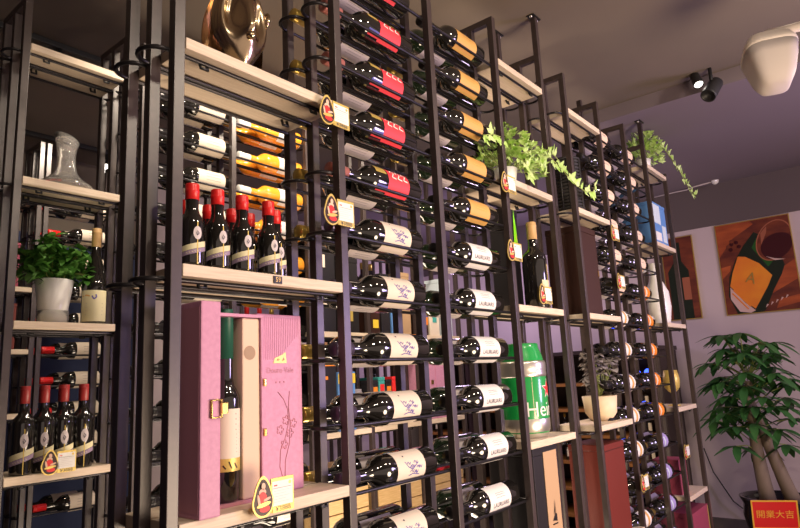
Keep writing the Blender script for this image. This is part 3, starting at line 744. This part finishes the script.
rb = simple_box('wine_carton', 'tall pink-red box with gold edge under the lowest right shelf', 'box', (3.19, .01, .085), .27, .16, .345, 'pinkred_box', [(.955, 0, .985, .98, 'lab_gold')])

# back rack shelves
cyl_i = 0
def back_box(x, k, w, h, m, lab, front=None, y=.01, d=.14): return simple_box('carton', lab, 'box', (CX(x), YC + y, SH(k)), w, d, h, m, front, 'boxes on the rack behind')
back_box(1.765, 0, .13, .36, 'box_black', 'tall black box with orange and cream print, seen past the end of shelf 59', [(.2, .75, .55, .9, 'lab_cream'), (.15, .42, .5, .55, 'lab_orange'), (.15, .3, .8, .34, 'lab_cream')])
back_box(1.91, 0, .13, .33, 'box_black', 'tall black box with a red mark, just right of the orange-printed one', [(.2, .7, .5, .82, 'red'), (.3, .15, .7, .3, 'lab_gold')])
back_box(1.765, -3, .12, .34, 'box_black', 'black box with bright orange band on the shelf behind the pink lid', [(0, .78, 1, .86, 'orange'), (.1, .62, .6, .66, 'orange')])
back_box(2.125, 0, .06, .25, 'box_brown', 'slim brown box with white and yellow label on the rack behind', [(.2, .4, .8, .7, 'white'), (.2, .1, .8, .25, 'yellow')])
back_box(2.20, 0, .06, .28, 'box_black', 'slim black box with white panel on the rack behind', [(.2, .35, .8, .8, 'white')])
back_box(2.275, 0, .06, .27, 'blue_box', 'slim blue box on the rack behind', [(.2, .5, .8, .85, 'lab_cream')])
back_box(2.35, 0, .07, .30, 'box_tan', 'tan box with orange mark on the rack behind', [(.2, .5, .8, .85, 'orange')])
back_box(2.49, 0, .07, .26, 'box_brown', 'dark brown box with orange and blue stripes on the rack behind', [(0, .5, 1, .65, 'orange'), (0, .35, 1, .5, 'lab_blue'), (0, .2, 1, .35, 'orange')])
back_box(2.58, 0, .08, .22, 'lab_cream', 'cream box on the rack behind, beside the striped one', [(.3, .3, .7, .8, 'teal')])
back_box(2.70, 0, .08, .30, 'pale_blue', 'pale blue box at the right end of the rack behind', [(.2, .4, .8, .9, 'lab_blue')])
back_box(1.90, -3, .10, .24, 'blue_box', 'blue box with yellow top band behind the purple-necked bottles', [(0, .8, 1, .97, 'yellow'), (.1, .3, .9, .6, 'white')])
for i, (m_, m2) in enumerate((('box_black', 'orange'), ('teal', 'white'), ('box_black', 'yellow'), ('red', 'lab_cream'))):
    back_box(2.115 + i * .048, -3, .038, .20 + .012 * (i % 2), m_, f'slim upright packet, {ORD[i] if i else "first"} from the left beside the distant pink case', [(.15, .3, .85, .5, m2), (.15, .6, .85, .85, 'red' if i % 2 else 'orange')])
# distant pink case
g2 = simple_box('gift_box', 'pink gift case with brass catch on the rack behind, seen between lying bottles', 'gift box', (CX(2.475), YC + .01, SH(-3)), .20, .14, .30, 'pink_leather', [(.60, 0, .62, 1, 'pink_dark'), (.42, .55, .52, .62, 'brass')])
# grey cylinder tin
tin = MB().lathe([(0, 0), (0, .032), (.15, .032), (.155, .028), (.165, .028), (.166, 0)], 'ink_grey', 24).build('canister', None, (CX(2.045), YC + .05, SH(-3))); tag(tin, 'plain dark grey canister on the rack behind, left of the slim packets', 'canister')
# wooden crates
def crate(loc, sx, sy, sz, lab):
    root = thing('wooden_crate', lab, 'crate', (CX(loc[0]), YC + .012, loc[2]), 0, 'pale wooden wine crates')
    for i in range(3): MB().box(0, 0, i * sz / 3 + .002, sx, .012, (i + 1) * sz / 3 - .002, 'crate', .002).build('board', root)
    MB().box(0, sy - .012, 0, sx, sy, sz, 'crate', .002).build('back_board', root)
    for x in (0, sx - .012): MB().box(x, .0125, 0, x + .012, sy - .0125, sz, 'crate', .002).build('end_board', root)
    MB().box(.0125, .0125, 0, sx - .0125, sy - .0125, .01, 'crate').build('bottom_board', root)
    return root
crate((1.765, 1.012, SH(-6)), .29, .15, .27, 'wooden crate low on the rack behind, seen under the pink case shelf')
crate((2.13, 1.012, SH(-6)), .30, .15, .22, 'wooden crate low on the rack behind, right of another crate')
crate((2.49, 1.012, SH(-6)), .30, .15, .15, 'shallow wooden crate low on the rack behind, under the apples')
for i, (x, y) in enumerate(((2.55, .06), (2.63, .05), (2.71, .07), (2.59, .10), (2.67, .11))):
    a_ = thing('apple', f'red apple heaped above the shallow crate, {"front left|front middle|front right|back left|back right".split("|")[i]}', 'apple', (CX(x), YC + y, SH(-6) + .15 + .0), 0, 'red apples')
    MB().lathe([(.006, .0), (.0, .012), (.006, .03), (.035, .040), (.06, .030), (.066, .014), (.058, 0)], 'fruit_red', 18).build('flesh', a_)
    MB().tube([(0, 0, .058), (.003, 0, .075)], .0015, 'trunk', 5).build('stem', a_)
# rack against the back wall at the right, seen through the two racks before it
Ex = [2.35, 2.80, 3.25, 3.70]
rackE = rack('wine_rack', 'black steel rack against the lilac back wall, standing bottles on its shelves', 2.3, Ex, [T0] * 4,
     [(Ex[i], Ex[i + 1], (-6, -3, 0, 3)) for i in range(3)], None, 0, 0, [(Ex[0] - .03, Ex[3] + .04, (-6, -3, 0, 3))])
e_kinds = [make_bottle('redcap', stander(.300), s=1., foil='foil_red'), make_bottle('back', stander(.300), foil='foil_gold'), make_bottle('orange', stander(.300), foil='foil_black')]
e_txt = ['red-capped standing bottle', 'gold-capped standing bottle with cream label', 'black-capped standing bottle with orange label']
for k, sh_ in ((3, 'top'), (0, 'second'), (-3, 'third')):
    cnt = 0
    for i in range(3):
        for j in range(4):
            n_ = (i + j // 2 + (k // 3)) % 3
            first_or_dup(e_kinds[n_], (Ex[i] + .075 + .10 * j, 2.3 + .045, SH(k)), f'{e_txt[n_]}, back wall rack, {sh_} shelf, {ORD[cnt] if cnt else "first"} from left', 'standing bottles on the back wall rack'); cnt += 1
# magnum-like green bottle lying at the lower left
gbt = make_bottle('back', lying, glass='keg_green', foil='foil_green', s=1.0)
first_or_dup(gbt, (.63, YC + .05, SH(-6) + .001 + .038), 'green glass bottle lying low in the left rack, under the dull red caps')
# red book-like boxes on left behind
for k, nm in ((1, 'upper'), (-1, 'lower')):
    simple_box('carton', f'narrow red box in the back left rack, {nm} one', 'box', (.955, 2.07, SH(2) if k > 0 else SH(0)), .055, .13, .20, 'red_box' if k < 0 else 'pinkred_box', [(.4, .5, .6, .6, 'foil_gold')])

# ------------------------------------------------------------------ dark display cabinet at the back right
cb = thing('display_cabinet', 'dark display cabinet with warm brown shelves standing along the lilac end wall', 'cabinet', (4.28, 2.45, 0), -pi / 2)
CW, CH = 2.05, H + .10
MB().box(0, .36, 0, CW, .38, CH, 'cabinet').build('back_panel', cb)
nb = 4; st_ = (CW - .02) / nb
for i in range(nb + 1): MB().box(i * st_, 0, 0, i * st_ + .02, .359, CH, 'cabinet', .002).build('side_panel', cb)
MB().box(-.01, -.01, CH + .001, CW + .01, .38, CH + .03, 'cabinet', .003).build('top', cb)
for z in (.10, .28, .46, .64, .82, 1.0):
    for i in range(nb): MB().box(i * st_ + .021, .01, z, (i + 1) * st_ - .001, .358, z + .02, 'cabinet_shelf', .002).build('shelf', cb)
cabb = make_bottle('back', stander(.144), s=.48, foil='foil_gold')
for z, row in ((.301, 'lowest'), (.481, 'second'), (.661, 'third'), (.841, 'fourth')):
    for i in range(10):
        if rs.random() < .25: continue
        first_or_dup(cabb, (4.36 + .05 * (i % 2), 2.32 - i * .195, z), f'small gold-capped bottle in the dark cabinet, {row} shelf, {ORD[i] if i else "first"} from the left', 'small bottles in the dark cabinet')
for i, y in enumerate((.582, .505)):
    b_ = thing('blue_lamp', f'small round blue light glowing in the dark cabinet, {"left" if i == 0 else "right"} of the pair', 'lamp', (4.34, y, 1.021))
    MB().lathe([(0, 0), (0, .018), (.008, .018), (.01, .006), (.03, .006)], 'lamp_black', 16).build('stand', b_)
    MB().lathe([(-.026 * cos(pi * j / 8) + .055, max(1e-4, .026 * sin(pi * j / 8))) for j in range(9)], 'blue_face', 16).build('globe', b_)

# ------------------------------------------------------------------ posters on the end wall
def poster_T(y0, z0): return Matrix.Translation((4.7, y0, z0)) @ Matrix.Rotation(-pi / 2, 4, 'Z')   # local x runs to the right along the wall
ps1 = thing('wine_poster', 'large poster of an orange-labelled bottle and wine glass on the lilac wall', 'poster', (4.699, .046, H + .308), -pi / 2)
W_, H_ = .452, .632
MB().box(0, -.012, 0, W_, -.0005, H_, 'poster_gold', .001).build('edge_frame', ps1)
q = MB(); y_ = -.0126
q.add([(.006, y_, .006), (W_ - .006, y_, .006), (W_ - .006, y_, H_ - .006), (.006, y_, H_ - .006)], [[0, 1, 2, 3]], 'poster_bg')
def PL(pts, m):
    global y_
    y_ -= .0002; q.poly([(min(W_ - .006, max(.006, u)), y_, min(H_ - .006, max(.006, v))) for u, v in pts], m)
PL([(.006, .40), (.10, .52), (.24, .60), (.22, .626), (.006, .626)], 'poster_wood'); PL([(.25, .10), (.446, .20), (.446, .33), (.30, .24)], 'poster_wood'); PL([(.30, .02), (.446, .05), (.446, .10), (.33, .08)], 'poster_wood')
PL([(.006, .25), (.06, .30), (.07, .34), (.006, .33)], 'poster_wood')
PL([(.030, .13), (.05, .26), (.10, .37), (.16, .46), (.235, .545), (.30, .50), (.36, .40), (.385, .30), (.36, .24), (.30, .14), (.24, .02), (.22, .006), (.07, .006)], 'poster_bottle')
PL([(.21, .44), (.245, .50), (.29, .42), (.32, .33), (.29, .30)], 'keg_green' if False else 'poster_glassgreen')
PL([(.047, .197), (.075, .29), (.12, .394), (.165, .385), (.24, .33), (.305, .24), (.27, .17), (.18, .03), (.13, .08)], 'poster_label')
PL([(.047, .19), (.125, .075), (.18, .02), (.15, .006), (.085, .02), (.04, .11)], 'poster_pale'); PL([(.06, .165), (.15, .045), (.158, .05), (.068, .175)], 'poster_label'); PL([(.05, .145), (.135, .03), (.142, .034), (.057, .152)], 'poster_label')
cg, vg = .345, .47
PL([(cg + .105 * cos(t) + .03 * sin(t), vg + .135 * sin(t)) for t in [2 * pi * i / 36 for i in range(36)]], 'poster_glass')
PL([(cg + .098 * cos(t) + .03 * sin(t), vg + .127 * sin(t)) for t in [2 * pi * i / 36 for i in range(36)]], 'poster_bg')
PL([(cg + .012 + .092 * cos(t) + .02 * sin(t), vg - .030 + (.098 if sin(t) < 0 else .075) * sin(t)) for t in [2 * pi * i / 36 for i in range(36)]], 'poster_wine')
PL([(cg - .07, vg + .06), (cg - .03, vg + .10), (cg - .035, vg + .06), (cg - .075, vg - .02)], 'poster_glass'); PL([(cg - .06, vg - .10), (cg - .01, vg - .135), (cg + .05, vg - .135), (cg - .01, vg - .122)], 'poster_pale')
for i in range(8):
    a = i * 2.4; rr = .012 * i ** .5; PL([(.105 + rr * cos(a) * 1.4 + .013 * cos(t), .475 + rr * sin(a) + .013 * sin(t)) for t in [2 * pi * j / 10 for j in range(10)]], 'poster_wine' if i % 2 else 'poster_bg')
q.text('A', .10, 'poster_gold', lambda u, v, w_: (.180 + u * .8 + v * .35, y_ - .0004, .235 + v - u * .35))
for i in range(5): PL([(.24 + .03 * i, .03 + .012 * i), (.26 + .03 * i, .05 + .012 * i), (.25 + .03 * i, .055 + .012 * i)], 'poster_pale')
q.build('printed_picture', ps1)
ps2 = thing('wine_poster', 'narrow dark poster with gold edge, partly hidden behind the end of the far rack', 'poster', (4.699, .42, H + .308), -pi / 2)
MB().box(0, -.012, 0, .22, -.0005, .60, 'poster_gold', .001).build('edge_frame', ps2)
q = MB(); q.add([(.006, -.0126, .006), (.214, -.0126, .006), (.214, -.0126, .594), (.006, -.0126, .594)], [[0, 1, 2, 3]], 'poster_bg')
q.poly([(.03, -.013, .006), (.17, -.013, .006), (.17, -.013, .35), (.13, -.013, .42), (.13, -.013, .56), (.08, -.013, .56), (.08, -.013, .42), (.03, -.013, .35)], 'poster_bottle')
q.poly([(.12, -.0132, .14), (.17, -.0132, .14), (.17, -.0132, .30), (.12, -.0132, .30)], 'poster_glass'); q.build('printed_picture', ps2)

# ------------------------------------------------------------------ pachira plant
pa = thing('potted_money_tree', 'tall money tree with two thick trunks in a dark glazed pot at the end wall', 'potted plant', (4.22, -.165, 0))
MB().lathe([(0, 0), (0, .10), (.02, .115), (.12, .155), (.25, .180), (.31, .172), (.335, .185), (.35, .190), (.352, .175), (.33, .165), (.30, .165), (.30, 0)], 'pot_black', 40).build('pot', pa)
MB().lathe([(.305, 0), (.302, .164)], 'soil', 24, smooth=False).build('soil', pa)
tr1 = [(-.00, .04, .29), (-.005, .05, .42), (-.01, .06, .60), (.0, .06, .80), (.0, .055, 1.0)]
tr2 = [(.03, -.09, .29), (.02, -.055, .42), (.01, -.02, .56), (.0, .02, .72), (-.005, .05, .88)]
MB().tube(tr1, [.048, .040, .034, .028, .020], 'trunk', 14).build('trunk', pa); MB().tube(tr2, [.044, .038, .034, .028, .018], 'trunk', 14).build('trunk', pa)
lf = MB(); br = MB(); rs = random.Random(42)
starts = []
for i in range(60):
    z = .58 + .64 * (i / 60) ** .9; a = i * 2.4 + rs.uniform(-.3, .3)
    ln = rs.uniform(.10, .20) * (1.0 if z < 1.1 else .75)
    b0 = Vector((.0, .055, min(z, 1.02))); tip = b0 + Vector((cos(a) * ln, sin(a) * ln * 1.15, rs.uniform(.02, .13) + max(0, z - 1.02)))
    br.tube([tuple(b0), tuple(b0.lerp(tip, .5) + Vector((0, 0, .02))), tuple(tip)], .003, 'stem', 5)
    nl = 6
    for j in range(nl):
        b = 2 * pi * j / nl + rs.uniform(-.2, .2)
        leaf(lf, tip, Vector((cos(b), sin(b), rs.uniform(-.55, .05))), rs.uniform(.11, .16), .026, 'leaf_pachira', .2, .25, 5)
lf.build('foliage', pa); br.build('branches', pa)
sg = thing('greeting_sign', 'red sign with gold characters hung on the front of the dark plant pot', 'sign', (4.015, -.185, .365), 0, None)
sg.rotation_euler = (radians(8), 0, radians(-66))
MB().box(-.115, -.003, -.155, .115, 0, 0, 'sign_red', .001).build('board', sg)
sgb = MB(); 
for (a, b, c2, d2) in ((-.115, -.155, -.107, 0), (.107, -.155, .115, 0), (-.107, -.008, .107, 0), (-.107, -.155, .107, -.147)): sgb.box(a, -.005, b, c2, -.003, d2, 'sign_gold', .0005)
sgb.build('gold_border', sg)
sgt = MB(); sgt.text('開業大吉', .045, 'sign_gold', lambda u, v, w_: (u * 1.05, -.0042, -.078 + v)); sgt.build('characters', sg)

# ------------------------------------------------------------------ speaker
sp = thing('wall_speaker', 'white rounded loudspeaker hanging from the ceiling at the upper right', 'speaker', (2.20, -.690, H + .93))
vs = []; NR = 28; prof = []
def spk(z, s, dx=0): return [(s * (abs(cos(t)) ** .55) * (1 if cos(t) > 0 else -1) + dx, s * .92 * (abs(sin(t)) ** .55) * (1 if sin(t) > 0 else -1), z) for t in [2 * pi * i / NR for i in range(NR)]]
lay = [spk(-.088, .030, .012), spk(-.080, .045, .010), spk(-.05, .062, .006), spk(.0, .076), spk(.035, .083), spk(.045, .084), spk(.055, .082), spk(.080, .068), spk(.094, .045), spk(.097, .02)]
A = Matrix.Rotation(radians(20), 4, 'Z') @ Matrix.Rotation(radians(12), 4, 'Y')
def skin(mb, L, m):
    n = NR; mb.add([p for l_ in L for p in l_], [[i * n + j, i * n + (j + 1) % n, (i + 1) * n + (j + 1) % n, (i + 1) * n + j] for i in range(len(L) - 1) for j in range(n)] + [list(range(n)), [(len(L) - 1) * n + j for j in range(n)]], m, True, A)
b = MB(); skin(b, lay[:5], 'speaker_grille'); b.build('grille', sp)
b = MB(); skin(b, lay[4:], 'speaker_white'); b.build('shell', sp)
b = MB(); b.lathe([(.090, 0), (.098, .030), (.112, .028), (.118, .018), (.118, 0)], 'speaker_white', 24, A); b.build('cap', sp)
b = MB(); b.tube([(.0, 0, .105), (-.0, -.04, .098), (.0, -.17, .088)], .015, 'speaker_white', 12); b.box(-.02, -.20, .02, .02, -.165, .38, 'lamp_black', .004); b.build('mounting_arm', sp)

# ------------------------------------------------------------------ sensor and wires
se = MB().lathe([(-.028, 0), (-.026, .012), (-.018, .02), (-.004, .024), (0, .024)], 'ceramic', 20).build('ceiling_sensor', None, (4.60, -.02, ZL)); tag(se, 'small white round sensor on the ceiling near the end wall', 'sensor')
cw = MB().tube([(4.60, .005, ZL - .006), (4.62, .12, ZL - .006), (4.64, .18, ZL - .012), (4.66, .26, ZL - .006), (4.68, .45, ZL - .006)], .005, 'lab_grey', 6).build('ceiling_cable', None); tag(cw, 'thin pale cable running along the ceiling edge to the sensor', 'cable')
wc2 = MB().tube([(4.66, .30, .55), (4.655, .26, .40), (4.65, .16, .22), (4.65, .06, .14), (4.65, -.02, .09), (4.65, -.05, .02), (4.65, -.10, .006)], .004, 'lamp_black', 6).build('power_cable', None); tag(wc2, 'thin black cable drooping down the lilac wall toward the plant', 'cable')

# ------------------------------------------------------------------ track lights
def spot(loc, rz, aim, label, lit, track_z, sc_=1.):
    root = thing('spotlight', label, 'spotlight', loc, 0, 'ceiling spotlights')
    T = Vector(aim).normalized().to_track_quat('-Z', 'Y').to_matrix().to_4x4()
    MB().tube([(0, 0, (track_z - loc[2]) / sc_), (0, 0, 0)], .008, 'lamp_black', 10).build('stem', root)
    b = MB(); b.lathe([(.05, 0), (.05, .026), (.046, .030), (-.05, .033), (-.056, .033), (-.056, .028), (-.048, .027), (-.040, 0)], 'lamp_black', 24, T); b.build('lamp_head', root)
    root.scale = (sc_,) * 3
    if lit: MB().lathe([(-.050, 0), (-.050, .027)], 'lamp_face', 24, T, smooth=False).build('lens', root)
    return root
def track(x0, x1, y, label, z=ZC):
    o = MB().box(x0, y - .016, z - .022, x1, y + .016, z, 'lamp_black', .002).build('light_track', None); return tag(o, label, 'light track')
track(-.3, 1.9, 1.42, 'black light track on the ceiling at upper left, nearer of two')
track(.4, 2.2, 2.35, 'black light track on the ceiling behind the decanter, farther of two')
for (x, y, lit, t_, lb) in [(.88, 1.42, 0, (.3, -1, -.8), 'black spotlight on the near left track, just above the top left shelf'), (1.10, 1.42, 0, (.5, -.8, -1), 'black spotlight on the near left track, beside the rack posts'),
      (1.30, 2.35, 0, (-.4, -.8, -1), 'dark spotlight on the far track, left of the lit one'), (1.50, 2.35, 1, (-.5, -1, -.9), 'bright lit spotlight on the far track to the right of the decanter')]:
    spot((x, y, ZC - .085), 0, t_, lb, lit, ZC - .02)
spot((2.93, -.325, ZC - .035), 0, (-.45, -.3, -1), 'lit ceiling spotlight at upper right showing its bright lens', 1, ZC, .68)
spot((2.93, -.385, ZC - .10), 0, (-.75, .35, -.9), 'dark angled spotlight beside the lit one at upper right', 0, ZC)

# ------------------------------------------------------------------ light
def lamp(kind, loc, target, power, col, size=.2, spread=None, name='Lamp'):
    l = bpy.data.lights.new(name, kind); l.energy = power; l.color = col
    if kind == 'AREA': l.shape = 'DISK'; l.size = size
    if kind == 'SPOT': l.spot_size = radians(spread or 90); l.spot_blend = .7; l.shadow_soft_size = size
    if kind == 'POINT': l.shadow_soft_size = size
    o = bpy.data.objects.new(name, l); COL.objects.link(o); o.location = loc
    o.rotation_euler = (Vector(target) - Vector(loc)).to_track_quat('-Z', 'Y').to_euler(); return o
WARM = (1, .84, .66)
for x, e_ in ((.3, 34), (1.3, 40), (2.4, 40)):
    lamp('SPOT', (x, -1.3, ZC - .06), (x + .3, .1, 1.15), e_, WARM, .05, 115)
for x, e_ in ((1.05, 26), (1.6, 34), (2.3, 34)):
    lamp('SPOT', (x, .50, ZC - .06), (x + .2, 1.05, 1.25), e_, WARM, .05, 130)
lamp('SPOT', (1.2, 1.75, ZC - .08), (1.15, 2.3, 1.1), 22, WARM, .05, 130)
# added low warm area lights, no real fixture, brightening shelf undersides from below
lamp('AREA', (1.6, -1.7, .55), (1.6, .2, 1.9), 42, (1, .76, .54), .9)
lamp('AREA', (1.5, .55, .12), (1.5, .7, 2), 22, (1, .80, .60), .8)
lamp('AREA', (3.2, -2.4, 1.4), (1.0, .1, .9), 34, (.66, .50, 1.0), .7)
lamp('POINT', (3.95, 1.6, 1.7), (0, 0, 0), 14, (.86, .66, 1.0), .2)
lamp('AREA', (3.4, -1.6, ZL - .1), (4.65, -.2, 1.7), 9, (1, .76, .82), .5)
w = bpy.data.worlds.new('World'); bpy.context.scene.world = w; w.use_nodes = True
w.node_tree.nodes['Background'].inputs[0].default_value = (.68, .52, .44, 1); w.node_tree.nodes['Background'].inputs[1].default_value = .8

# ------------------------------------------------------------------ camera
f_px, pitch, roll, yaw = 617.218, .1829, -.0505, .8898
fwd = Vector((sin(yaw) * cos(pitch), cos(yaw) * cos(pitch), sin(pitch))); r0 = Vector((cos(yaw), -sin(yaw), 0)); u0 = r0.cross(fwd)
r_ = r0 * cos(roll) + u0 * sin(roll); u_ = -r0 * sin(roll) + u0 * cos(roll)
cam = bpy.data.cameras.new('Camera'); co = bpy.data.objects.new('Camera', cam); COL.objects.link(co)
cam.sensor_width = 36; cam.lens = f_px / 800 * 36; cam.clip_start = .02
Mx = Matrix((r_, u_, -fwd)).transposed().to_4x4(); Mx.translation = Vector((0, -.9, H)); co.matrix_world = Mx
sc = bpy.context.scene; sc.camera = co
sc.view_settings.view_transform = 'Standard'; sc.view_settings.look = 'None'; sc.view_settings.gamma = 1; sc.view_settings.use_curve_mapping = False
sc.view_settings.exposure = 0.12
